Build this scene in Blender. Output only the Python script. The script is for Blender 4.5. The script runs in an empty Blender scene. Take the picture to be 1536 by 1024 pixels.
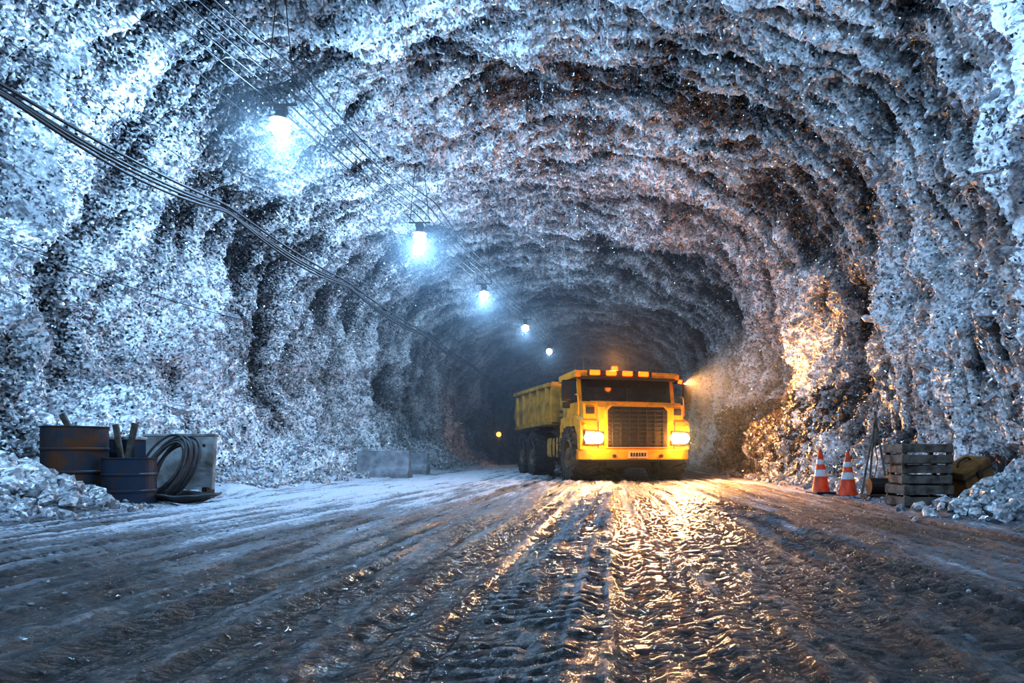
import bpy, bmesh, math, random
import numpy as np
from mathutils import Vector, Matrix, noise as mnoise
random.seed(7); rng=np.random.default_rng(11)
S=bpy.context.scene
COL=S.collection
# ------------------------------------------------------------ noise helpers
_R=rng.uniform(-1,1,(8,256,256))
_P=rng.uniform(0,1,(4,256,256,2)); _G=rng.uniform(-1,1,(4,256,256,3))
def vn(x,y,k=0):
    xi=np.floor(x).astype(int); yi=np.floor(y).astype(int)
    fx=x-xi; fy=y-yi
    fx=fx*fx*fx*(fx*(fx*6-15)+10); fy=fy*fy*fy*(fy*(fy*6-15)+10)
    T=_R[k%8]; a=T[xi&255,yi&255]; b=T[(xi+1)&255,yi&255]; c=T[xi&255,(yi+1)&255]; d=T[(xi+1)&255,(yi+1)&255]
    return (a*(1-fx)+b*fx)*(1-fy)+(c*(1-fx)+d*fx)*fy
def fbm(x,y,o=4,k=0,g=.5):
    r=0;a=1;t=0
    for i in range(o):
        r=r+a*vn(x+i*17.3,y+i*9.1,k+i); t+=a; a*=g; x=x*2.03; y=y*2.03
    return r/t
def ridged(x,y,o=4,k=0):
    r=0;a=1;t=0
    for i in range(o):
        r=r+a*(1-2*np.abs(vn(x+i*13.7,y+i*5.1,k+i))); t+=a; a*=.5; x=x*2.03; y=y*2.03
    return r/t
def facets(x,y,k=0):
    xi=np.floor(x).astype(int); yi=np.floor(y).astype(int)
    best=np.full(x.shape,9.); h=np.zeros(x.shape)
    for dx in(-1,0,1):
        for dy in(-1,0,1):
            cx=xi+dx; cy=yi+dy
            p=_P[k][cx&255,cy&255]; g=_G[k][cx&255,cy&255]
            ux=x-(cx+p[...,0]); uy=y-(cy+p[...,1])
            dd=ux*ux+uy*uy
            v=g[...,0]*ux+g[...,1]*uy+.5*g[...,2]
            m=dd<best; best=np.where(m,dd,best); h=np.where(m,v,h)
    return h
def sstep(a,b,x):
    t=np.clip((x-a)/(b-a),0,1); return t*t*(3-2*t)
# ------------------------------------------------------------ mesh helpers
def mesh_np(name,V,F,mat,smooth=False,attrs=None,parent=None):
    V=np.asarray(V,dtype=np.float32); F=np.asarray(F,dtype=np.int32)
    me=bpy.data.meshes.new(name); n=F.shape[1]
    me.vertices.add(len(V)); me.vertices.foreach_set('co',V.ravel())
    me.loops.add(F.size); me.loops.foreach_set('vertex_index',F.ravel())
    me.polygons.add(len(F)); me.polygons.foreach_set('loop_start',np.arange(0,F.size,n,dtype=np.int32))
    me.update(calc_edges=True)
    me.polygons.foreach_set('use_smooth',np.full(len(F),smooth))
    if attrs:
        for k,v in attrs.items():
            a=me.attributes.new(k,'FLOAT','POINT'); a.data.foreach_set('value',np.asarray(v,dtype=np.float32).ravel())
    me.materials.append(mat); me.update()
    ob=bpy.data.objects.new(name,me); COL.objects.link(ob)
    if parent: ob.parent=parent
    return ob
def grid_faces(nr,nc,flip=False):
    i=np.arange(nr-1)[:,None]*nc+np.arange(nc-1)[None,:]
    i=i.ravel(); q=np.stack([i,i+1,i+nc+1,i+nc],1)
    return q[:,::-1] if flip else q
def empty(name,loc=(0,0,0),rz=0):
    e=bpy.data.objects.new(name,None); e.location=loc; e.rotation_euler=(0,0,rz); e.empty_display_size=.2
    COL.objects.link(e); return e
def bm_obj(name,bm,mat,parent=None,smooth=False,loc=None,rot=None):
    me=bpy.data.meshes.new(name); bmesh.ops.recalc_face_normals(bm,faces=bm.faces); bm.to_mesh(me); bm.free()
    for m in (mat if isinstance(mat,(list,tuple)) else [mat]): me.materials.append(m)
    if smooth:
        for p in me.polygons: p.use_smooth=True
    ob=bpy.data.objects.new(name,me); COL.objects.link(ob)
    if parent: ob.parent=parent
    if loc: ob.location=loc
    if rot: ob.rotation_euler=rot
    return ob
def add_box(bm,c,s,bev=0,rot=None):
    r=bmesh.ops.create_cube(bm,size=1); vs=r['verts']
    bmesh.ops.scale(bm,vec=s,verts=vs)
    if bev>0:
        es=list({e for v in vs for e in v.link_edges})
        rr=bmesh.ops.bevel(bm,geom=es,offset=bev,segments=2,affect='EDGES',profile=.6)
        vs=list({v for f in rr['faces'] for v in f.verts}|{v for v in vs if v.is_valid})
    if rot: bmesh.ops.rotate(bm,cent=(0,0,0),matrix=rot,verts=vs)
    bmesh.ops.translate(bm,vec=c,verts=vs)
    return vs
def box(name,c,s,mat,parent=None,bev=.015,rot=None):
    bm=bmesh.new(); add_box(bm,(0,0,0),s,bev); return bm_obj(name,bm,mat,parent,loc=c,rot=rot)
def add_cyl(bm,p0,p1,r,seg=16,r2=None):
    p0=Vector(p0);p1=Vector(p1); d=p1-p0; r2=r if r2 is None else r2
    rr=bmesh.ops.create_cone(bm,cap_ends=True,segments=seg,radius1=r,radius2=r2,depth=d.length)
    q=d.to_track_quat('Z','Y').to_matrix().to_4x4()
    bmesh.ops.transform(bm,matrix=Matrix.Translation((p0+p1)/2)@q,verts=rr['verts']); return rr['verts']
def cyl(name,p0,p1,r,mat,parent=None,seg=20,r2=None,smooth=False):
    bm=bmesh.new(); add_cyl(bm,p0,p1,r,seg,r2); return bm_obj(name,bm,mat,parent,smooth=smooth)
def prism(name,pts,x0,x1,mat,parent=None,bev=.02,axis='X'):
    bm=bmesh.new()
    def P(a,b,t): return (t,a,b) if axis=='X' else ((a,t,b) if axis=='Y' else (a,b,t))
    A=[bm.verts.new(P(a,b,x0)) for a,b in pts]; B=[bm.verts.new(P(a,b,x1)) for a,b in pts]
    bm.faces.new(A); bm.faces.new(B[::-1]); n=len(pts)
    for i in range(n): bm.faces.new((A[i],B[i],B[(i+1)%n],A[(i+1)%n]))
    if bev: bmesh.ops.bevel(bm,geom=list(bm.edges),offset=bev,segments=2,affect='EDGES',profile=.6)
    return bm_obj(name,bm,mat,parent)
def add_lathe(bm,prof,seg=40,M=None,closed=False):
    rings=[]
    for r,z in prof:
        rings.append([bm.verts.new((r*math.cos(2*math.pi*i/seg),r*math.sin(2*math.pi*i/seg),z)) for i in range(seg)])
    fs=[]
    for a,b in zip(rings[:-1],rings[1:]):
        for i in range(seg): fs.append(bm.faces.new((a[i],a[(i+1)%seg],b[(i+1)%seg],b[i])))
    vs=[v for R in rings for v in R]
    if M: bmesh.ops.transform(bm,matrix=M,verts=vs)
    return vs,fs
def curve(name,pts,r,mat,parent=None,cyclic=False):
    cu=bpy.data.curves.new(name,'CURVE'); cu.dimensions='3D'; cu.bevel_depth=r; cu.bevel_resolution=2; cu.resolution_u=6
    plist=pts if isinstance(pts[0][0],(list,tuple,Vector)) else [pts]
    for ps in plist:
        sp=cu.splines.new('NURBS'); sp.points.add(len(ps)-1)
        for p,q in zip(sp.points,ps): p.co=(*q,1)
        sp.use_endpoint_u=True; sp.order_u=3; sp.use_cyclic_u=cyclic
    cu.materials.append(mat)
    ob=bpy.data.objects.new(name,cu); COL.objects.link(ob)
    if parent: ob.parent=parent
    return ob
# ------------------------------------------------------------ materials
class NT:
    def __init__(s,name):
        s.m=bpy.data.materials.new(name); s.m.use_nodes=True; s.t=s.m.node_tree; s.b=s.t.nodes['Principled BSDF']
        s.tc=s.t.nodes.new('ShaderNodeTexCoord')
    def n(s,typ,**k):
        x=s.t.nodes.new(typ)
        for a,b in k.items():
            if a.startswith('i_'): x.inputs[a[2:].replace('_',' ')].default_value=b
            else: setattr(x,a,b)
        return x
    def l(s,a,b): s.t.links.new(a,b)
    def noise(s,scale,detail=4,rough=.55,src=None,vec=None):
        x=s.n('ShaderNodeTexNoise',i_Scale=scale,i_Detail=detail,i_Roughness=rough)
        s.l(vec or s.tc.outputs['Object'],x.inputs['Vector']); return x.outputs['Fac']
    def ramp(s,fac,stops):
        x=s.n('ShaderNodeValToRGB'); e=x.color_ramp.elements
        while len(e)<len(stops): e.new(.5)
        for i,(p,c) in enumerate(stops):
            e[i].position=p; e[i].color=(*c,1) if len(c)==3 else c
        s.l(fac,x.inputs['Fac']); return x.outputs['Color']
    def math(s,op,a,b=None,clamp=False):
        x=s.n('ShaderNodeMath',operation=op,use_clamp=clamp)
        for i,v in enumerate((a,b)):
            if v is None: continue
            if isinstance(v,(int,float)): x.inputs[i].default_value=v
            else: s.l(v,x.inputs[i])
        return x.outputs[0]
    def bump(s,h,strength=.3,dist=.02,normal=None):
        x=s.n('ShaderNodeBump',i_Strength=strength,i_Distance=dist); s.l(h,x.inputs['Height'])
        if normal: s.l(normal,x.inputs['Normal'])
        return x.outputs['Normal']
def g(v): return (v,v,v)
def simple(name,c1,c2=None,rough=.5,metal=0,scale=3,bump=.15,lo=.4,hi=.65,r2=None,coat=0):
    T=NT(name); c2=c2 or tuple(v*.6 for v in c1)
    f=T.noise(scale,6,.6)
    T.l(T.ramp(f,[(lo,c1),(hi,c2)]),T.b.inputs['Base Color'])
    T.l(T.ramp(f,[(lo,g(rough)),(hi,g(r2 if r2 is not None else min(1,rough+.2)))]),T.b.inputs['Roughness'])
    T.b.inputs['Metallic'].default_value=metal
    T.b.inputs['Coat Weight'].default_value=coat
    if bump: T.l(T.bump(T.noise(scale*12,4),bump,.01),T.b.inputs['Normal'])
    return T.m
def emit(name,c,s):
    T=NT(name); T.b.inputs['Base Color'].default_value=(*c,1)
    T.b.inputs['Emission Color'].default_value=(*c,1); T.b.inputs['Emission Strength'].default_value=s
    return T.m
def salt_mat(name,useattr=True,dark=(.007,.009,.014),light=(.90,.92,.95),bias=0.,tilt=1.0):
    T=NT(name); geo=T.n('ShaderNodeNewGeometry')
    def cellvec(scale,k):
        v=T.n('ShaderNodeTexVoronoi',feature='F1',i_Scale=scale); T.l(T.tc.outputs['Object'],v.inputs['Vector'])
        a=T.n('ShaderNodeVectorMath',operation='SUBTRACT'); T.l(v.outputs['Color'],a.inputs[0]); a.inputs[1].default_value=(.5,.5,.5)
        b=T.n('ShaderNodeVectorMath',operation='SCALE'); T.l(a.outputs[0],b.inputs[0]); b.inputs['Scale'].default_value=k
        return b.outputs[0],v
    a,va=cellvec(21,1.6*tilt); b,vb=cellvec(7.5,.8*tilt)
    s=T.n('ShaderNodeVectorMath',operation='ADD'); T.l(a,s.inputs[0]); T.l(b,s.inputs[1])
    s2=T.n('ShaderNodeVectorMath',operation='ADD'); T.l(s.outputs[0],s2.inputs[0]); T.l(geo.outputs['Normal'],s2.inputs[1])
    nn=T.n('ShaderNodeVectorMath',operation='NORMALIZE'); T.l(s2.outputs[0],nn.inputs[0])
    T.l(nn.outputs[0],T.b.inputs['Normal'])
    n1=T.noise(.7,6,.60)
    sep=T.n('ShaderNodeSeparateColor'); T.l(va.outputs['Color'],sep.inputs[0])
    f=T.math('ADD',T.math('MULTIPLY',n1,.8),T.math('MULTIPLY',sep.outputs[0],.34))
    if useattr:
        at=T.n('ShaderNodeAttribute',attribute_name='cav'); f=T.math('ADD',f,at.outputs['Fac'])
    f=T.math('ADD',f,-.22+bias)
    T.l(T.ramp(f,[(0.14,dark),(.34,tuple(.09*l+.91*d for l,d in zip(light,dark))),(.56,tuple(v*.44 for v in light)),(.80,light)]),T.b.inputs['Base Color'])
    T.l(T.ramp(sep.outputs[1],[(.0,g(.06)),(.40,g(.25)),(1,g(.6))]),T.b.inputs['Roughness'])
    T.b.inputs['Specular IOR Level'].default_value=1.0
    return T.m
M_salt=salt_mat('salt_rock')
M_cry=salt_mat('salt_crystal',False,dark=(.16,.18,.23),bias=.16,tilt=.4)
M_rub=salt_mat('salt_rubble',False,dark=(.06,.065,.075),bias=.16,tilt=.5)
M_yel=simple('yellow_paint',(.78,.30,.006),(.36,.14,.008),.34,0,2.6,.05,.48,.74,.65,coat=.15)
M_yeld=simple('yellow_paint_dirty',(.50,.24,.022),(.16,.08,.02),.5,0,2.5,.15,.42,.7,.8)
M_box=simple('ochre_case_paint',(.20,.11,.025),(.07,.045,.02),.6,0,3.5,.2,.42,.65,.85)
M_blk=simple('black_plastic',(.008,.008,.009),(.02,.018,.016),.45,0,5,.1)
M_steel=simple('dark_steel',(.04,.04,.045),(.07,.045,.03),.45,.7,4,.15)
M_rub_t=simple('tire_rubber',(.014,.014,.015),(.065,.055,.045),.7,0,4,.3,.42,.66,.95)
M_rim=simple('rim_paint',(.07,.06,.05),(.2,.10,.02),.5,.3,5,.1)
M_glass=simple('windshield_glass',(.008,.010,.013),(.015,.015,.015),.06,0,3,0,r2=.12)
M_white=simple('plate_white',(.65,.45,.2),(.45,.3,.15),.5,0,6,.05)
M_head=emit('headlight_lens',(1,.86,.55),200)
M_beac=emit('beacon_amber',(1,.06,.002),9)
M_bulb=emit('lamp_bulb',(.66,.86,1.0),70)
M_farhead=emit('far_headlight',(1,.22,.03),9)
M_wood=simple('weathered_wood',(.17,.15,.13),(.06,.05,.044),.8,0,6,.5)
M_barb=simple('barrel_blue',(.022,.040,.070),(.09,.045,.025),.5,.2,3.5,.2,.52,.68,.85)
M_barr=simple('barrel_rust',(.030,.042,.060),(.14,.055,.022),.6,.2,2.2,.25,.45,.6,.85)
M_cone=simple('cone_orange',(.80,.07,.008),(.42,.04,.01),.5,0,5,.05)
M_refl=simple('cone_band',(.65,.65,.65),(.35,.35,.35),.35,0,6,.05)
M_conc=simple('concrete',(.34,.37,.40),(.18,.19,.21),.85,0,3,.3)
M_cable=simple('cable_rubber',(.010,.011,.014),(.025,.025,.03),.5,0,8,.1)
M_pan=simple('painted_panel',(.42,.44,.45),(.18,.16,.14),.6,.0,2.5,.15)
M_tarp=simple('black_tarp',(.010,.010,.013),(.025,.025,.03),.4,0,3,.3)
# floor material
T=NT('muddy_salt_road')
at=T.n('ShaderNodeAttribute',attribute_name='salt'); mp=T.n('ShaderNodeMapping'); T.l(T.tc.outputs['Object'],mp.inputs['Vector']); mp.inputs['Scale'].default_value=(1,.09,1)
nA=T.noise(3.2,8,.72,vec=mp.outputs[0]); nB=T.noise(18,6,.75); nC=T.noise(85,3,.6)
f=T.math('ADD',T.math('MULTIPLY',nA,2.1),T.math('MULTIPLY',nB,.9)); f=T.math('ADD',f,at.outputs['Fac']); f=T.math('ADD',f,-1.31)
T.l(T.ramp(f,[(.12,(.006,.006,.007)),(.36,(.022,.024,.028)),(.56,(.15,.165,.195)),(.82,(.68,.72,.79))]),T.b.inputs['Base Color'])
T.l(T.ramp(f,[(.05,g(.09)),(.25,g(.19)),(.42,g(.36)),(.6,g(.60))]),T.b.inputs['Roughness'])
T.b.inputs['Specular IOR Level'].default_value=1.0
h=T.math('ADD',T.math('MULTIPLY',nB,1.1),T.math('MULTIPLY',nC,.5))
h=T.math('ADD',h,T.math('MULTIPLY',nA,1.0))
T.l(T.bump(h,.8,.05),T.b.inputs['Normal'])
M_floor=T.m

# ------------------------------------------------------------ tunnel shell
CX=-2.3
ys=np.concatenate([np.arange(-14,5,.28),np.arange(5,30,.055),np.arange(30,60,.13),np.arange(60,116,.45)])
def profile():
    pts=[(-9.3,-.35),(-9.9,.25),(-10.7,1.0),(-11.5,2.1),(-12.1,3.2)]
    n=60
    for i in range(n+1):
        t=math.pi-(math.pi)*i/n
        c,s=math.cos(t),math.sin(t); e=2/2.35
        pts.append((CX+9.9*np.sign(c)*abs(c)**e, 3.6+7.4*abs(s)**e))
    pts+= [(7.5,3.2),(7.1,2.2),(6.5,1.1),(5.8,.3),(5.3,-.35)]
    P=np.array(pts)
    d=np.r_[0,np.cumsum(np.hypot(*np.diff(P,axis=0).T))]
    L=d[-1]; s=np.arange(0,L,.052)
    x=np.interp(s,d,P[:,0]); z=np.interp(s,d,P[:,1])
    k=np.ones(15)/15
    xp=np.convolve(np.pad(x,7,'edge'),k,'valid'); zp=np.convolve(np.pad(z,7,'edge'),k,'valid')
    return s,xp,zp
s_,px_,pz_=profile(); L=s_[-1]
tx=np.gradient(px_); tz=np.gradient(pz_); tl=np.hypot(tx,tz); nx_=tz/tl; nz_=-tx/tl
Y,Sg=np.meshgrid(ys,s_,indexing='ij')
one=np.ones_like(Y)
Zp=pz_[None,:]*one; right=(px_[None,:]>CX)*one
ceil=sstep(5.5,9.0,Zp)
low=1-sstep(.6,3.0,Zp)
side=(1-ceil)*(1-low)
Yw=Y+1.6*fbm(Sg*.15,Y*.16,3,1)+.55*fbm(Sg*.6,Y*.6,2,3)
pr=Yw/5.8+.6*vn(Sg*.09,Y*.07,3); rs=pr-np.floor(pr); ribsaw=np.where(rs<.75,rs/.75,(1-rs)/.25); ribsaw=ribsaw**1.4
ribamp=.30+.70*sstep(-.3,.4,fbm(Sg*.14+9,Y*.12,2,5))
rib=ridged(Sg*.03+3,Yw*.16,2,2)
drape=ridged(Sg*.13,Yw*.55,4,4)
drape2=ridged(Sg*.24+40,Yw*1.6,3,5)
lump=fbm(Sg*.5,Y*.5,4,6)
bulge=fbm(Sg*.22+20,Y*.26,2,2)
clump=ridged(Sg*1.3,Y*1.3,3,1)
ph=Yw/.95+.7*vn(Sg*.3,Y*.3,2)
saw=(ph-np.floor(ph)); shelf=np.where(saw<.8,saw/.8,(1-saw)/.2)
ph2=Yw/.37+.9*vn(Sg*.4,Y*.4,5); saw2=ph2-np.floor(ph2); shelf2=np.where(saw2<.75,saw2/.75,(1-saw2)/.25)
fac1=facets(Sg/.42,Y/.42,0); fac2=facets(Sg/.19,Y/.19,1); fac3=facets(Sg/.9,Y/.6,2)
brk=.20+.80*sstep(-.3,.4,fbm(Sg*.3,Y*.4,3,7))
rfeat=np.maximum(0,ridged(Sg*.08,Yw*.36,3,1))**1.3
d=.68*(ribsaw-.4)*ribamp*(1-.5*low)*(1-.3*side)+.33*rib+.80*drape*(1-.5*ceil)*(1-.4*low)+.30*drape2*(1-low*.6)*(1-.3*ceil)+.38*lump+.70*bulge*(1-.5*ceil)+.10*clump \
  +ceil*(.30*shelf*brk+.16*shelf2*brk-.2)+.06*fac1*(1+1.2*low)+.045*fac2+.10*fac3*side
d+= .80*side*rfeat-.12
d+= low*.40*fbm(Sg*.8,Y*.8,4,3)
edge=sstep(0,.8,np.minimum(Sg,L-Sg)); d*=.25+.75*edge
d+= right*edge*1.5*np.exp(-((Y-28)/6.0)**2)*np.exp(-((Zp-1.2)/1.4)**2)
d-= right*(1-sstep(1.2,3.2,Zp))*1.5*np.exp(-((Y-11.8)/2.6)**4)
PX=px_[None,:]+nx_[None,:]*d+.03*facets(Sg/.2,Y/.2,2)*edge
PZ=pz_[None,:]+nz_[None,:]*d+.03*facets(Sg/.2+9,Y/.2,3)*edge
PY=Y+.03*facets(Sg/.25+5,Y/.25+5,0)
cav=.50*(.7*(ribsaw-.45)*ribamp+.3*rib+.95*drape*(1-.4*ceil)+.60*drape2+.18*fac1+.22*fac2)+.16*clump+.24*lump+.28*bulge+.30*side*(rfeat-.25)+ceil*(.55*(shelf*.6+shelf2*.5)-.46)+.02+.08*low  # pale crust on dark rock, plus occlusion shade painted into the recesses
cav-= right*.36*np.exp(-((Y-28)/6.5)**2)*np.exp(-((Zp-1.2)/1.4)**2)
V=np.stack([PX,PY,PZ],-1)
nr,nc=Y.shape
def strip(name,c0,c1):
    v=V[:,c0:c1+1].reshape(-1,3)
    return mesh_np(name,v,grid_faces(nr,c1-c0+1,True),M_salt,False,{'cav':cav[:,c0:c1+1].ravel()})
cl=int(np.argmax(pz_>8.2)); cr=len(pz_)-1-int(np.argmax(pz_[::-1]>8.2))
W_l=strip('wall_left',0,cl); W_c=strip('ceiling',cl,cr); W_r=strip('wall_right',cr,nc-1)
def endwall(name,y,flip):
    xs=np.arange(-14.5,10.5,.35); zs=np.arange(-1,13.5,.35); X,Z=np.meshgrid(xs,zs,indexing='ij')
    yy=y+.5*fbm(X*.5,Z*.5,4,2)+.2*facets(X/.6,Z/.6,1)
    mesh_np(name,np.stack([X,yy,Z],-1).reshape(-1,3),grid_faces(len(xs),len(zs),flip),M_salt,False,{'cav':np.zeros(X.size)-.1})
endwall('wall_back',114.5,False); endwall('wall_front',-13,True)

dVy=np.gradient(V,axis=0); dVs=np.gradient(V,axis=1); N=np.cross(dVy,dVs); N/=np.linalg.norm(N,axis=-1,keepdims=True)+1e-9
inn=np.stack([nx_,0*nx_,nz_],-1)[None]; N*=np.sign((N*inn).sum(-1,keepdims=True)+1e-6)
def shards(name,P,Nn,length,width,mat,jit=.6,parent=None):
    n=len(P); D=Nn+rng.normal(0,jit,(n,3)); D/=np.linalg.norm(D,axis=1,keepdims=True)
    A=np.cross(D,rng.normal(0,1,(n,3))); A/=np.linalg.norm(A,axis=1,keepdims=True); B=np.cross(D,A)
    k=4; vs=[]
    L_=length[:,None]; W=width[:,None]
    for lvl,(h,w) in enumerate(((-.35,.8),(.72,1.0))):
        for i in range(k):
            a=2*math.pi*i/k
            vs.append(P+D*L_*h+(A*math.cos(a)+B*math.sin(a))*W*w)
    vs.append(P+D*L_*1.0+A*W*.25)
    Vv=np.stack(vs,1).reshape(-1,3)
    f=[]
    for i in range(k):
        j=(i+1)%k
        f+=[(i,j,k+j),(i,k+j,k+i),(k+i,k+j,2*k)]
    F=(np.arange(n)[:,None,None]*(2*k+1)+np.array(f)[None]).reshape(-1,3)
    return mesh_np(name,Vv,F,mat,parent=parent)
n=90000
ri=rng.integers(0,nr,n*4); ci=rng.integers(14,nc-14,n*4)
w=np.clip((cav[ri,ci]-.02)*2.2,0.0,1)*np.where(Y[ri,ci]>4,1,.3)
keep=rng.uniform(0,1,n*4)<w; ri=ri[keep][:n]; ci=ci[keep][:n]
for nm,a,b,par in(('l',0,cl,W_l),('c',cl,cr,W_c),('r',cr,nc,W_r)):
    m=(ci>=a)&(ci<b); P=V[ri[m],ci[m]]
    sc=rng.lognormal(0,.55,len(P))*(1+.02*np.maximum(0,P[:,1]-20))*np.clip(P[:,1]/12,.6,1)
    shards('salt_crystals',P,N[ri[m],ci[m]],.062*sc,.016*sc,M_cry,parent=par)

# ------------------------------------------------------------ floor
xs=np.concatenate([np.arange(-13,-6,.07),np.arange(-6,4.5,.035),np.arange(4.5,9.5,.07)])
yf=[-14.]
while yf[-1]<115:
    y=yf[-1]; yf.append(y+ (.3 if y<1.5 else max(.020,.020+(y-3)*.0042)))
yf=np.array(yf)
X,YY=np.meshgrid(xs,yf,indexing='xy')
def mound(x0,y0,a,sx,sy): return a*np.exp(-((X-x0)/sx)**2-((YY-y0)/sy)**2)
edgeL=sstep(-7.6,-10.2,X); bay=np.exp(-((YY-11.8)/2.6)**4); edgeR=sstep(4.6,6.6,X-1.1*bay)
xc=X+.035*np.maximum(0,22-YY)*np.exp(-((X+4)/5)**2)
track=ridged(xc*1.1,YY*.03,3,2)
rut=fbm(xc*3.6,YY*.06,4,4)
rut2=ridged(xc*6.5,YY*.08,3,5)
lane=sstep(-.05,.20,fbm(xc*1.3+4,YY*.03,2,6))
tread=np.clip(np.sin(YY*2*math.pi/.13+2.0*vn(xc*1.2,YY*.2,3)+4*np.abs(((xc*2.0)%1)-.5)+1.2*fbm(xc*5,YY*5,2,5))*2,-1,1)*lane*(sstep(-.3,.2,fbm(xc*5,YY*3,3,2)))
road=1-np.maximum(edgeL,edgeR)
clod=fbm(X*9,YY*9,3,1); fc=facets(X/.09,YY/.09,1)
H=road*(.036*track+.042*rut+.030*rut2+.0100*tread)+.020*fbm(X*2.2,YY*1.2,4,1)*(.4+edgeL+edgeR)+.013*clod+.011*fc*(.6+edgeL+edgeR)
Hr=H.copy()
H+=edgeL*(.35+.25*fbm(X*.9,YY*.9,4,5))+edgeR*(.35+.25*fbm(X*.9+7,YY*.9,4,5))*(1-.8*bay)
H+=mound(-9.3,9.6,.55,1.0,1.5)+mound(-8.3,10.3,.25,.6,.6)+mound(6.3,9.3,.60,.9,.8)+mound(5.4,9.5,.22,.5,.4)+mound(-7.9,14.6,.22,.8,.8)
H+=(edgeL+edgeR)*.12*facets(X/.35,YY/.35,2)
salt=.34*np.clip(-(X-.5)/5,0,1)*sstep(3,12,YY)+.10*np.clip((X-2)/3,0,1)+.60*np.maximum(edgeL,edgeR)+.20*sstep(7,16,YY)-.05*(1-sstep(3,9,YY))+4.2*np.clip(Hr*road,-.08,.10)-.12*np.exp(-((X-.4)/2.0)**2)*(1-.7*sstep(12,25,YY))
FL=mesh_np('floor',np.stack([X,YY,H],-1).reshape(-1,3),grid_faces(len(yf),len(xs)),M_floor,False,{'salt':salt.ravel()})
def hfloor(x,y):
    i=np.argmin(abs(yf-y)); j=np.argmin(abs(xs-x)); return float(H[i,j])

phi=(1+5**.5)/2
ico=np.array([(-1,phi,0),(1,phi,0),(-1,-phi,0),(1,-phi,0),(0,-1,phi),(0,1,phi),(0,-1,-phi),(0,1,-phi),(phi,0,-1),(phi,0,1),(-phi,0,-1),(-phi,0,1)])/1.9
icf=np.array([(0,11,5),(0,5,1),(0,1,7),(0,7,10),(0,10,11),(1,5,9),(5,11,4),(11,10,2),(10,7,6),(7,1,8),(3,9,4),(3,4,2),(3,2,6),(3,6,8),(3,8,9),(4,9,5),(2,4,11),(6,2,10),(8,6,7),(9,8,1)])
def chunks(name,pos,size,mat,parent=None):
    pos=np.array(pos); size=np.array(size)
    n=len(pos); a=rng.normal(0,1,(n,3,3)); q,_=np.linalg.qr(a)
    v=ico[None]*rng.uniform(.65,1.2,(n,12,1))*rng.uniform(.6,1.2,(n,1,3))
    v=np.einsum('nij,nkj->nki',q,v)*size[:,None,None]+pos[:,None]
    F=(np.arange(n)[:,None,None]*12+icf[None]).reshape(-1,3)
    return mesh_np(name,v.reshape(-1,3),F,mat,parent=parent)
U=random.uniform
def scatter(L_,n,fx,fy,smin,smax,up=.0):
    for _ in range(n):
        x=fx();y=fy(); s=smin+(smax-smin)*random.random()**4
        if 4.3<x<7.6 and 10.4<y<15 : s=min(s,.05)
        if -10<x<-7.1 and 11.3<y<13.8: s=min(s,.06)
        L_[0].append((x,y,hfloor(x,y)+s*.25+up)); L_[1].append(s)
LL=([],[]); LR=([],[]); LM=([],[])
scatter(LL,6500,lambda:-8.4-abs(random.gauss(0,.9))+random.gauss(0,.25),lambda:5+60*random.random()**1.6,.02,.22)
scatter(LR,5200,lambda:5.2+abs(random.gauss(0,.8))+random.gauss(0,.2),lambda:5+60*random.random()**1.6,.02,.20)
scatter(LL,2600,lambda:random.gauss(-9.2,.8),lambda:random.gauss(9.7,.9),.015,.17)
scatter(LR,2300,lambda:random.gauss(6.1,.6),lambda:random.gauss(9.3,.45),.015,.14)
scatter(LM,2600,lambda:U(-8.5,5),lambda:4+30*random.random()**1.5,.006,.020)
chunks('salt_rubble_left',*LL,M_rub,FL); chunks('salt_rubble_right',*LR,M_rub,FL); chunks('scattered_gravel',*LM,M_rub,FL)
rr=rng.integers(0,nr,300000); cc=rng.integers(cr,nc-5,300000)
m=(abs(V[rr,cc][:,1]-27)<8)&(V[rr,cc][:,2]<2.9); P=V[rr,cc][m][:3500]
M_tal=salt_mat('dirty_salt_debris',False,dark=(.03,.026,.022),light=(.45,.38,.32),bias=-.05,tilt=.5)
chunks('rock_debris',P,.03+.15*rng.uniform(0,1,len(P))**3,M_tal,W_r)

# ------------------------------------------------------------ mist
def vol_mat(name,dens,col,an=0.):
    T=NT(name); T.t.nodes.remove(T.b)
    v=T.n('ShaderNodeVolumeScatter'); v.inputs['Color'].default_value=col; v.inputs['Anisotropy'].default_value=an; v.inputs['Density'].default_value=dens
    T.l(v.outputs[0],T.t.nodes['Material Output'].inputs['Volume']); return T.m
M_puff=vol_mat('lamp_glow_mist',.013,(.76,.90,1,1))
def puff(R,mat,parent,loc):
    bm=bmesh.new(); bmesh.ops.create_icosphere(bm,subdivisions=3,radius=R); return bm_obj('glow_mist',bm,mat,parent,loc=loc)  # scattering sphere added around a lamp to give it a glow halo
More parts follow.
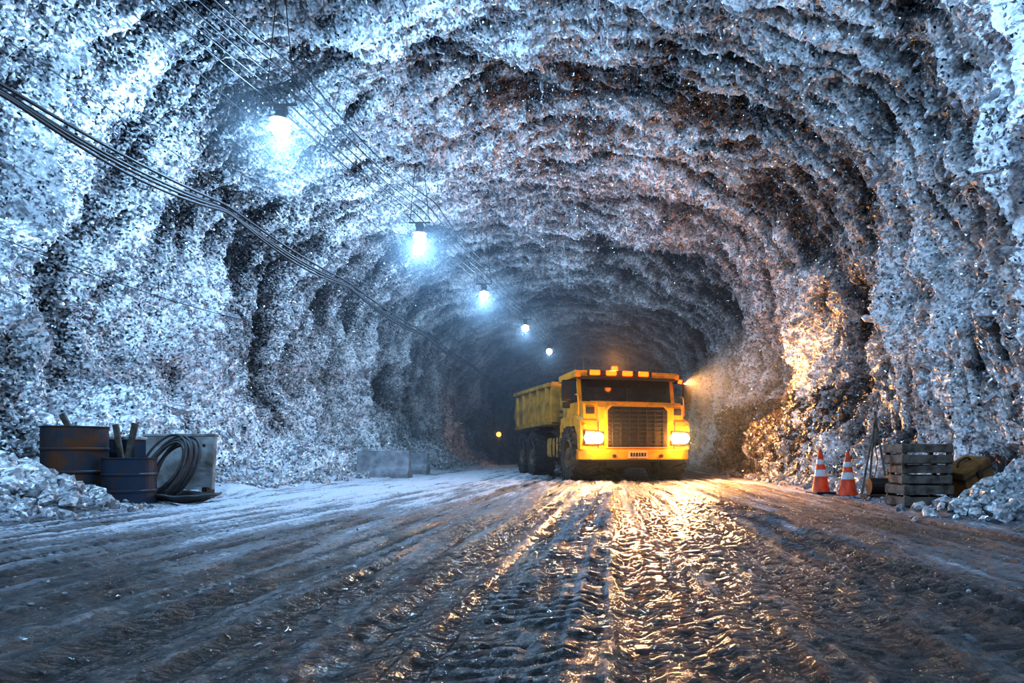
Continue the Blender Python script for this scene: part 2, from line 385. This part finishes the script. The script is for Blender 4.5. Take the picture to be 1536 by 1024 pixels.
# ------------------------------------------------------------ hanging lamps + cables
def lamp(x,y,z,power,top=None,bulb=.185,glow_mist=True):
    e=empty('hanging_mine_lamp',(x,y,z))
    bm=bmesh.new()
    add_lathe(bm,[(.02,.34),(.10,.34),(.12,.24),(.22,.18),(.23,.16),(.21,.17),(.10,.22),(.02,.24)],24,closed=True)
    add_box(bm,(0,0,.40),(.22,.22,.12),.02)
    bm_obj('lamp_housing',bm,M_steel,e)
    bm=bmesh.new(); bmesh.ops.create_uvsphere(bm,u_segments=20,v_segments=14,radius=bulb)
    bm_obj('bulb',bm,M_bulb,e,smooth=True,loc=(0,0,.02))
    t=(top or 10.0)-z
    bm=bmesh.new()
    add_box(bm,(0,0,.50),(.66,.04,.04)); 
    for sx in(-.3,.3): add_cyl(bm,(sx,0,.5),(sx*.3,0,t),.010,6)
    bm_obj('hanger',bm,M_steel,e)
    if glow_mist: puff(1.5,M_puff,e,(0,0,0))
    ld=bpy.data.lights.new('lamp_light','POINT'); ld.energy=power; ld.color=(.39,.67,1.0); ld.shadow_soft_size=.12
    lo=bpy.data.objects.new('lamp_light',ld); COL.objects.link(lo); lo.parent=e; lo.location=(0,0,-.30)
    return e
ZL=7.5
LP=[(-6.5,13.9),(-5.55,21),(-4.86,28.6),(-3.95,36.1),(-3.3,44.3)]
PW=[1750,1450,850,380,180]
for (x,y),p in zip(LP,PW): lamp(x,y,ZL,p,10.2)
lamp(-7.4,6.6,ZL,1550,9.9,glow_mist=False)
lamp(3.2,5.5,ZL,1550,10.3,glow_mist=False); lamp(-2.4,-3,ZL,400,10.3,glow_mist=False)
def sagline(p,q,sag,n=14):
    p=Vector(p);q=Vector(q); return [tuple(p.lerp(q,i/n)-Vector((0,0,4*sag*(i/n)*(1-i/n)))) for i in range(n+1)]
an=[(-8.75,2,6.5),(-8.45,9.6,6.1),(-7.9,14.4,6.15),(-7.8,21,6.2),(-7.6,29.6,6.15),(-7.6,40,6.2),(-7.8,60,6.2)]
sp=[]
for k in range(4):
    o=Vector((random.uniform(-.06,.06),0,-.05*k)); pts=[]
    for a,b in zip(an[:-1],an[1:]):
        pts+=sagline(Vector(a)+o,Vector(b)+o,.10+.05*k,8)[:-1]
    sp.append(pts)
curve('power_cable_bundle',sp,.028,M_cable)
sp=[]
for k in range(5):
    o=Vector((.18*k-.25,0,.62+.13*k)); pts=[]
    L2=[(-7.4,6.6)]+LP+[(-2.6,52)]
    for (x,y),(x2,y2) in zip(L2[:-1],L2[1:]): pts+=sagline(Vector((x,y,ZL))+o,Vector((x2,y2,ZL))+o,.08+.05*k,8)[:-1]
    sp.append(pts)
curve('lamp_supply_cable',sp,.016,M_cable)
sp=[sagline((-9.6,5,4.9),(-9.3,20,4.6),.5),sagline((-8.3,5,8.6),(-6.9,30,8.6),.3),sagline((-7.6,5,8.9),(-6.3,30,8.9),.3),sagline((-9.2,5,7.3),(-8.2,30,7.6),.3)]
curve('thin_guy_wires',sp,.009,M_cable)

# ------------------------------------------------------------ dump truck
TR=empty('dump_truck',(1.22,22.0,-.02),math.radians(17)); TR.scale=(1.07,1.05,1.0)
def wheel(x,y,side,r=.90,w=.80):
    bm=bmesh.new()
    M=Matrix.Rotation(math.radians(90),4,'Y')
    hw=w/2
    prof=[(.50,-hw+.04),(.60,-hw),(.76,-hw),(.84,-hw+.05),(.85,-hw+.14),(.85,hw-.14),(.84,hw-.05),(.76,hw),(.60,hw),(.50,hw-.04)]
    prof=[(a/.88*r,b) for a,b in prof]
    add_lathe(bm,prof,48,M,closed=True)
    nl=20
    for i in range(nl):
        for sgn in(-1,1):
            a=2*math.pi*(i+(.5 if sgn>0 else 0))/nl
            R=Matrix.Rotation(a,4,'X')@Matrix.Translation((sgn*hw*.5,0,r-.015))@Matrix.Rotation(sgn*.45,4,'Z')
            vs=add_box(bm,(0,0,0),(hw*1.02,.11,.10)); bmesh.ops.transform(bm,matrix=R,verts=vs)
            R=Matrix.Rotation(a,4,'X')@Matrix.Translation((sgn*(hw-.005),-sgn*.0,r-.10))
            vs=add_box(bm,(0,0,0),(.06,.10,.18)); bmesh.ops.transform(bm,matrix=R,verts=vs)
    bm_obj('tire',bm,M_rub_t,TR,loc=(x,y,r))
    bm=bmesh.new()
    add_lathe(bm,[(.50,side*(hw-.05)),(.46,side*(hw-.02)),(.42,side*(hw-.18)),(.24,side*(hw-.20)),(.20,side*(hw-.04)),(.10,side*(hw)),(.01,side*(hw))],32,M,closed=True)
    add_lathe(bm,[(.50,-side*(hw-.05)),(.3,-side*(hw-.15)),(.01,-side*(hw-.15))],32,M,closed=True)
    for i in range(10):
        a=2*math.pi*i/10; add_cyl(bm,(side*(hw-.2),.33*math.cos(a),.33*math.sin(a)),(side*(hw-.14),.33*math.cos(a),.33*math.sin(a)),.025,8)
    bm_obj('rim',bm,M_rim,TR,loc=(x,y,r))
for y in (1.45,7.2,9.3):
    for s in(-1,1): wheel(s*1.46,y,s)
box('chassis_frame',(0,5.4,1.05),(1.2,9.6,.35),M_steel,TR)
for y in(1.45,7.2,9.3): cyl('axle',(-1.3,y,.88),(1.3,y,.88),.14,M_steel,TR)
box('front_axle_guard',(0,1.2,.62),(1.5,.7,.34),M_steel,TR,.05)
prism('bumper',[(-1.78,.30),(-1.45,0),(1.45,0),(1.78,.30),(1.78,.75),(-1.78,.75)],.72,1.06,M_yel,TR,.03,axis='Z')
prism('bumper_lip',[(-1.6,.22),(-1.4,.06),(1.4,.06),(1.6,.22),(1.6,.6),(-1.6,.6)],.66,.74,M_blk,TR,.02,axis='Z')
box('license_plate',(0,-.02,.89),(.62,.03,.24),M_white,TR,.005)
bm=bmesh.new()
for i in range(6): add_box(bm,(-.22+.088*i,-.04,.89),(.045 if i%2 else .055,.006,.12))
bm_obj('plate_characters',bm,M_blk,TR)
for s in(-1,1):
    cyl('tow_hook',(s*.75,-.05,.84),(s*.75,.1,.84),.06,M_steel,TR)
prism('hood',[(.12,1.04),(.06,1.5),(.12,2.42),(.34,2.60),(1.35,2.72),(1.35,1.04)],-1.22,1.22,M_yel,TR,.03)
for s in(-1,1):
    a,b=sorted((s*1.20,s*1.76))
    prism('front_fender',[(.16,1.04),(.12,1.65),(.22,1.98),(.75,2.16),(2.55,2.16),(2.75,1.75),(2.65,1.35),(2.45,1.35),(2.25,1.80),(.85,1.86),(.52,1.55),(.46,1.04)],a,b,M_yel,TR,.03)
    a,b=sorted((s*1.20,s*1.62))
    prism('shoulder_panel',[(.30,1.98),(.34,2.52),(.55,2.62),(1.35,2.66),(1.35,1.98)],a,b,M_yel,TR,.03)
    prism('headlight_surround',[(s*1.38-.28,1.20),(s*1.38+.32,1.20),(s*1.38+.32,1.62),(s*1.38-.28,1.66)],.02,.2,M_blk,TR,.02,axis='Y')
    for dx in(-.12,.14):
        bm=bmesh.new(); bmesh.ops.create_uvsphere(bm,u_segments=24,v_segments=12,radius=.165); bmesh.ops.scale(bm,vec=(1,.4,1),verts=bm.verts)
        bm_obj('headlight',bm,M_head,TR,smooth=True,loc=(s*1.38+dx,.01,1.42))
    cyl('indicator',(s*1.62,.08,1.80),(s*1.62,.16,1.80),.05,M_beac,TR)
    box('cowl_vent',(s*1.41,.29,2.3),(.26,.04,.22),M_blk,TR,.01)
    box('fender_seam',(s*1.22,.08,1.5),(.025,.03,.9),M_blk,TR,.005)
prism('grille_frame',[(-1.02,1.08),(1.02,1.08),(1.02,2.32),(.88,2.48),(-.88,2.48),(-1.02,2.32)],-.01,.12,M_yel,TR,.025,axis='Y')
prism('grille_back',[(-.95,1.13),(.95,1.13),(.95,2.30),(.83,2.42),(-.83,2.42),(-.95,2.30)],-.02,.02,M_blk,TR,0,axis='Y')
bm=bmesh.new()
for i in range(9): add_box(bm,(0,-.045,1.22+.135*i),(1.84,.04,.035))
for i in range(7): add_box(bm,(-.81+.27*i,-.05,1.76),(.025,.03,1.2))
bm_obj('grille_slats',bm,simple('grille_metal',(.05,.035,.02),(.025,.02,.013),.5,.3,5,.1),TR)
prism('cab_rear_body',[(2.2,2.0),(2.2,3.46),(3.0,3.46),(3.0,1.5),(2.2,1.5)],-1.6,1.6,M_yeld,TR,.03)
box('dashboard_cowl',(0,1.25,2.52),(3.2,.5,.26),M_yel,TR,.03)
prism('windshield',[(.98,2.62),(1.18,3.44),(1.22,3.44),(1.02,2.62)],-1.50,1.50,M_glass,TR,0)
for s in(-1,1):
    a,b=sorted((s*1.48,s*1.60))
    prism('pillar_front',[(.94,2.56),(1.14,3.46),(1.30,3.46),(1.10,2.56)],a,b,M_yel,TR,.01)
    a,b=sorted((s*1.58,s*1.64))
    prism('door_lower',[(1.02,1.95),(1.02,2.62),(2.25,2.62),(2.25,1.95)],a,b,M_yel,TR,.01)
    a,b=sorted((s*1.56,s*1.60))
    prism('side_window',[(1.16,2.64),(1.34,3.42),(2.22,3.42),(2.22,2.64)],a,b,M_glass,TR,0)
    box('door_handle',(s*1.66,2.05,2.5),(.04,.18,.04),M_blk,TR,.01)
    curve('mirror_arm',[[(s*1.6,1.2,3.35),(s*1.8,1.0,3.38),(s*2.0,.9,3.3)],[(s*1.6,1.1,2.65),(s*1.8,.95,2.6),(s*2.0,.9,2.65)]],.022,M_blk,TR)
    box('mirror_housing',(s*2.0,.9,2.98),(.28,.14,.68),M_blk,TR,.04)
    box('mirror_small',(s*2.0,.9,2.50),(.22,.12,.2),M_blk,TR,.03)
    curve('grab_rail',[(s*1.72,.5,2.16),(s*1.72,.5,2.75),(s*1.72,.65,2.85),(s*1.72,.9,2.85)],.02,M_yel,TR)
box('windshield_divider',(0,1.07,3.0),(.04,.05,.85),M_blk,TR,.005,rot=(-.24,0,0))
curve('wipers',[[(-.75,.97,2.64),(-.4,1.05,2.95)],[(.6,.97,2.64),(.95,1.05,2.95)]],.015,M_blk,TR)
prism('cab_roof',[(.86,3.44),(.84,3.60),(1.0,3.68),(3.1,3.68),(3.1,3.44)],-1.72,1.72,M_yel,TR,.03)
prism('sun_visor',[(.78,3.36),(.76,3.44),(.95,3.50),(1.15,3.48),(1.15,3.42)],-1.55,1.55,M_blk,TR,.01)
box('beacon_bar',(-.30,.82,3.58),(2.1,.08,.18),M_blk,TR,.02)
for x in(-1.13,-.60,-.07,.46):
    box('roof_beacon',(x,.76,3.58),(.32,.12,.16),M_beac,TR,.03)
cyl('rotating_beacon',(-.35,1.2,3.68),(-.35,1.2,3.86),.10,M_beac,TR); box('beacon_base',(-.35,1.2,3.68),(.26,.26,.05),M_blk,TR)
for x in(-1.3,1.2): curve('antenna',[(x,1.5,3.68),(x,1.52,4.3)],.008,M_blk,TR)
for s in(-1,1):
    bm=bmesh.new()
    for i in range(4): add_box(bm,(s*1.72,3.0,.62+.34*i),(.22,.5,.04))
    add_box(bm,(s*1.8,2.76,1.15),(.04,.04,1.3)); add_box(bm,(s*1.8,3.24,1.15),(.04,.04,1.3))
    bm_obj('cab_steps',bm,M_steel,TR)
    box('fuel_tank',(s*1.25,4.5,1.15),(.75,1.9,.75),M_yeld,TR,.12)
    box('tank_strap',(s*1.25,4.5,1.15),(.78,.08,.78),M_blk,TR,.1)
    prism('rear_mudguard',[(6.1,1.90),(6.3,1.98),(10.2,1.98),(10.4,1.90),(10.4,1.86),(6.1,1.86)],*sorted((s*1.1,s*1.78)),M_blk,TR,.01)
cyl('exhaust_stack',(-1.40,3.25,1.6),(-1.40,3.25,3.75),.09,M_steel,TR)
cyl('air_cleaner',(1.35,3.3,2.2),(1.35,3.3,3.2),.22,M_blk,TR)
box('engine_deck',(0,3.45,2.15),(3.0,.85,1.7),M_yeld,TR,.05)
for k in range(4): box('deck_vent',(-1.52,3.45,1.8+.22*k),(.04,.55,.08),M_blk,TR,.01)
body=[(4.35,2.0),(4.15,2.6),(4.18,3.50),(11.3,3.72),(11.9,2.65),(11.0,2.0)]
prism('dump_body_side_l',body,-1.74,-1.64,M_yeld,TR,.02); prism('dump_body_side_r',body,1.64,1.74,M_yeld,TR,.02)
prism('dump_body_floor',[(4.3,2.02),(4.3,2.16),(11.0,2.15),(11.0,2.0)],-1.66,1.66,M_yeld,TR,0)
prism('dump_body_front',[(4.15,2.1),(4.15,3.62),(4.27,3.62),(4.3,2.1)],-1.72,1.72,M_yeld,TR,.01)
prism('tailgate',[(11.0,2.0),(11.86,2.65),(11.3,3.6),(11.2,3.58),(11.75,2.65),(10.9,2.06)],-1.66,1.66,M_yeld,TR,0)
for s in(-1,1):
    for i in range(5): box('body_rib',(s*1.79,4.6+1.5*i,2.8),(.12,.16,1.46),M_yeld,TR,.015)
    box('body_top_rail',(s*1.76,7.75,3.61),(.2,7.2,.15),M_yeld,TR,.02,rot=(.030,0,0))
    box('body_bottom_rail',(s*1.76,7.6,2.1),(.18,6.7,.16),M_yeld,TR,.02)
def tlight(name,typ,loc,e,c,size=.15,spot=None,rot=None):
    ld=bpy.data.lights.new(name,typ); ld.energy=e; ld.color=c
    ld.shadow_soft_size=size
    if spot: ld.spot_size=math.radians(spot); ld.spot_blend=.8
    o=bpy.data.objects.new(name,ld); COL.objects.link(o); o.parent=TR; o.location=loc
    if rot: o.rotation_euler=rot
    return o
for s in(-1,1):
    tlight('headlight_beam','POINT',(s*1.38,-.45,1.42),270,(1,.38,.06),.12)
    tlight('headlight_spot','SPOT',(s*1.38,-.20,1.42),520,(1,.44,.10),.1,120,(math.radians(87),0,math.radians(180)))
tlight('beacon_glow','POINT',(-.3,.30,3.66),12,(1,.22,.02),.1)
tlight('beacon_glow','POINT',(-.3,1.3,4.05),350,(1,.38,.08),.1)
cyl('added_fill_lamp',(1.74,1.0,3.40),(1.86,.96,3.38),.07,M_beac,TR); box('added_lamp_bracket',(1.70,1.0,3.45),(.1,.12,.12),M_blk,TR,.01)  # lamp and bracket added to throw orange light on the right wall
tlight('added_fill_light','SPOT',(1.95,.90,3.36),8500,(1,.40,.10),.1,125,(math.radians(68),0,math.radians(-138)))

# ------------------------------------------------------------ props (left)
def barrel(x,y,mat,h=1.15,r=.42,tilt=0):
    e=empty('oil_drum',(x,y,hfloor(x,y)-.04)); e.rotation_euler=(tilt,0,random.random()*3)
    bm=bmesh.new(); p=[(.01,0),(r-.02,0),(r,.02)]
    for k in(1/3,2/3): p+=[(r,h*k-.03),(r+.018,h*k-.012),(r+.018,h*k+.012),(r,h*k+.03)]
    p+=[(r,h-.03),(r+.015,h-.015),(r+.015,h),(r-.02,h),(r-.03,h-.04),(.01,h-.04)]
    add_lathe(bm,p,40,closed=True); add_cyl(bm,(r*.6,0,h-.05),(r*.6,0,h-.01),.04,10)
    bm_obj('drum_shell',bm,mat,e); return e
barrel(-9.15,11.9,M_barr,1.18,.48); barrel(-8.20,11.9,M_barb,.86,.40)
e=empty('equipment_panel',(-8.42,13.6,hfloor(-8.42,13.6))); e.rotation_euler=(-.10,0,math.radians(2))
box('panel_board',(0,0,.64),(1.40,.1,1.08),M_pan,e,.02)
box('panel_frame_top',(0,0,1.19),(1.44,.14,.05),M_pan,e,.01); box('panel_foot',(-.6,0,.07),(.1,.3,.14),M_steel,e,.01); box('panel_foot',(.6,0,.07),(.1,.3,.14),M_steel,e,.01)
for k in range(3): box('panel_hole',(.5-.12*k,-.06,.98),(.05,.03,.05),M_blk,e,.005)
e=empty('metal_storage_box',(-9.05,12.98,hfloor(-9.05,12.98))); box('box_body',(0,0,.5),(.62,.34,1.0),M_barb,e,.02); box('box_lid',(0,0,1.02),(.66,.38,.06),M_pan,e,.015); box('latch',(0,-.19,.9),(.1,.03,.12),M_steel,e,.005)
sp=[]
cx,cy=-8.0,12.75; hz=hfloor(cx,cy)
for k in range(15):
    r=.50-.02*(k%7)+random.uniform(-.03,.03); pts=[]
    ox=random.uniform(-.04,.05)
    for i in range(33):
        a=2*math.pi*i/32
        pts.append((cx+ox+r*.72*math.cos(a)+.1*math.sin(a), cy+.22*math.sin(a)*1.0-.03*k+.15, hz+.60+r*1.14*math.sin(a)+random.uniform(-.006,.006)))
    sp.append(pts)
for k in range(6):
    pts=[]
    for i in range(25):
        a=2*math.pi*i/24
        x=cx+.25+(.46+.06*k)*math.cos(a+.3); y=cy-.25+(.28+.04*k)*math.sin(a+.3)
        pts.append((x,y,hfloor(x,y)+.04+.02*k))
    sp.append(pts)
curve('coiled_cable',sp,.022,simple('coil_rubber',(.035,.037,.042),(.08,.08,.085),.45,0,6,.1))
e=empty('wood_planks',(0,0,0))
for i,(x,y,z,rx,ry,l) in enumerate([(-9.5,12.5,.95,.05,-.45,1.5),(-8.62,12.45,.80,.05,.25,1.35),(-8.80,12.55,.8,-.05,-.20,1.3)]):
    box('plank',(x,y,z),(.1,.05,l),M_wood,e,.008,rot=(rx,ry,0))
for x,y,h,l in((-7.9,25,1.05,.95),(-8.0,29,.95,.7)):
    e=empty('concrete_barrier',(x,y,hfloor(x,y)-.05))
    prism('barrier_body',[(-.35,.0),(-.35,.2),(-.16,.45),(-.12,h),(.12,h),(.16,.45),(.35,.2),(.35,.0)],-l,l,M_conc,e,.02)
e=empty('far_vehicle_light',(-7.4,50,0)); cyl('post',(0,0,0),(0,0,2.2),.05,M_steel,e)  # distant vehicle's headlight, set on an added post
bm=bmesh.new(); bmesh.ops.create_uvsphere(bm,u_segments=16,v_segments=10,radius=.18); bm_obj('far_headlight',bm,M_farhead,e,loc=(0,-.1,2.3))
ld=bpy.data.lights.new('far_headlight_light','POINT'); ld.energy=60; ld.color=(1,.45,.15); o=bpy.data.objects.new('far_headlight_light',ld); COL.objects.link(o); o.parent=e; o.location=(0,-.5,2.3)

# ------------------------------------------------------------ props (right)
def cone(x,y,h=.96):
    z=hfloor(x,y)
    e=empty('traffic_cone',(x,y,z-.01)); e.rotation_euler=(random.uniform(-.03,.03),random.uniform(-.02,.02),random.random())
    box('cone_base',(0,0,.025),(.46,.46,.05),M_blk,e,.012)
    R=lambda t:.185*(1-t)+.035*t
    bm=bmesh.new(); add_lathe(bm,[(R(0)+.02,.045),(R(0),.07),(R(1),h-.02),(R(1)-.012,h),(.012,h)],32,closed=True); bm_obj('cone_shell',bm,M_cone,e,smooth=True)
    for t0,t1 in((.36,.52),(.64,.76)):
        bm=bmesh.new(); add_lathe(bm,[(R(t0)+.004,.05+t0*(h-.05)),(R(t1)+.004,.05+t1*(h-.05))],32,closed=True); bm_obj('reflective_band',bm,M_refl,e,smooth=True)
cone(4.72,14.6); cone(5.12,14.1,.95)
def crate(x,y,z,w,d,h,rz,par):
    bm=bmesh.new(); R=Matrix.Rotation(rz,3,'Z')
    for s in(-1,1):
        for k in range(2):
            add_box(bm,(0,s*d/2,h*(.26+.5*k)),(w,.025,h*.38),.004)
            add_box(bm,(s*w/2,0,h*(.26+.5*k)),(.025,d,h*.38),.004)
        for s2 in(-1,1): add_box(bm,(s*(w/2-.04),s2*(d/2-.04),h/2),(.07,.07,h),.004)
    for k in range(4): add_box(bm,(0,-d/2+d/8+k*d/4,.02),(w,d/5,.025),.003)
    for k in range(4): add_box(bm,(0,-d/2+d/8+k*d/4,h*.94),(w,d/5,.022),.003)
    bmesh.ops.rotate(bm,cent=(0,0,0),matrix=R,verts=bm.verts)
    bm_obj('crate_boards',bm,M_wood,par,loc=(x,y,z))
e=empty('stacked_wooden_crates',(5.30,11.35,hfloor(5.28,11.35)-.03))
crate(0,0,0,.82,.62,.36,.1,e); crate(.02,.02,.36,.78,.60,.33,-.04,e); crate(-.02,0,.69,.84,.62,.34,.08,e)
e=empty('metal_toolbox',(6.20,11.5,hfloor(6.20,11.5)+.44)); e.rotation_euler=(.1,-.45,.3)
box('case',(0,0,0),(.62,.5,.56),M_box,e,.03); box('lid_seam',(0,0,.14),(.64,.52,.03),M_blk,e,.01); box('latch',(0,-.27,.12),(.1,.04,.12),M_steel,e,.01); curve('handle',[(-.15,0,.27),(-.15,0,.36),(.15,0,.36),(.15,0,.27)],.018,M_blk,e)
n_=50; u=np.linspace(-1,1,n_); UU,VV=np.meshgrid(u,u,indexing='ij')
r2=np.clip(1-(UU**4+VV**4)*.9,0,1)
zz=.80*np.sqrt(r2)*(1+.22*fbm(UU*2.5,VV*2.5,3,2))+.06*ridged(UU*5,VV*3,2,3)
mesh_np('black_tarp_heap',np.stack([6.98+UU*.38,12.1+VV*.5,zz+hfloor(6.6,11.9)-.05],-1).reshape(-1,3),grid_faces(n_,n_),M_tarp,True)
e=empty('water_pump',(5.4,13.2,hfloor(5.4,13.2))); 
cyl('motor',(-.2,0,.24),(.15,0,.24),.16,M_steel,e); cyl('pump_head',(.15,0,.24),(.28,0,.24),.21,M_blk,e); box('skid',(0,0,.04),(.6,.34,.06),M_steel,e); cyl('outlet',(.2,0,.4),(.2,0,.58),.05,M_steel,e)
curve('pump_hose',[(.28,0,.24),(.5,-.2,.2),(.6,-.5,.04),(.2,-.8,.03),(-.2,-.9,.03)],.035,M_blk,e)
e=empty('leaning_survey_poles',(5.45,13.7,hfloor(5.45,13.7)))
for a,b in(((-.25,-.1,0),(.12,.05,1.70)),((.3,-.1,0),(.08,.05,1.72)),((.05,.3,0),(.1,.05,1.7))): cyl('pole',a,b,.02,M_wood,e,8)
curve('pole_rope',[(.1,0,1.65),(.0,-.1,1.1),(.12,-.1,.6),(-.1,-.1,.1)],.012,M_wood,e)

# ------------------------------------------------------------ mist in the far tunnel
bm=bmesh.new(); add_box(bm,(CX,66.5,6),(27,93,15)); bm_obj('tunnel_mist',bm,vol_mat('tunnel_mist',.0125,(.66,.82,1,1),.25))
# ------------------------------------------------------------ world
w=bpy.data.worlds.new('mine_dark'); S.world=w; w.use_nodes=True
w.node_tree.nodes['Background'].inputs[0].default_value=(.01,.02,.04,1); w.node_tree.nodes['Background'].inputs[1].default_value=.3
# ------------------------------------------------------------ camera
cam=bpy.data.cameras.new('camera'); co=bpy.data.objects.new('camera',cam); COL.objects.link(co)
cam.sensor_width=36; cam.lens=24; co.location=(0,0,.9); co.rotation_euler=(math.radians(90),0,0)
cam.shift_x=-(900-768)/1536; cam.shift_y=(680-512)/1536; cam.clip_end=300; cam.clip_start=.05
S.camera=co
S.view_settings.view_transform='Standard'; S.view_settings.look='None'; S.view_settings.exposure=0; S.view_settings.gamma=.83
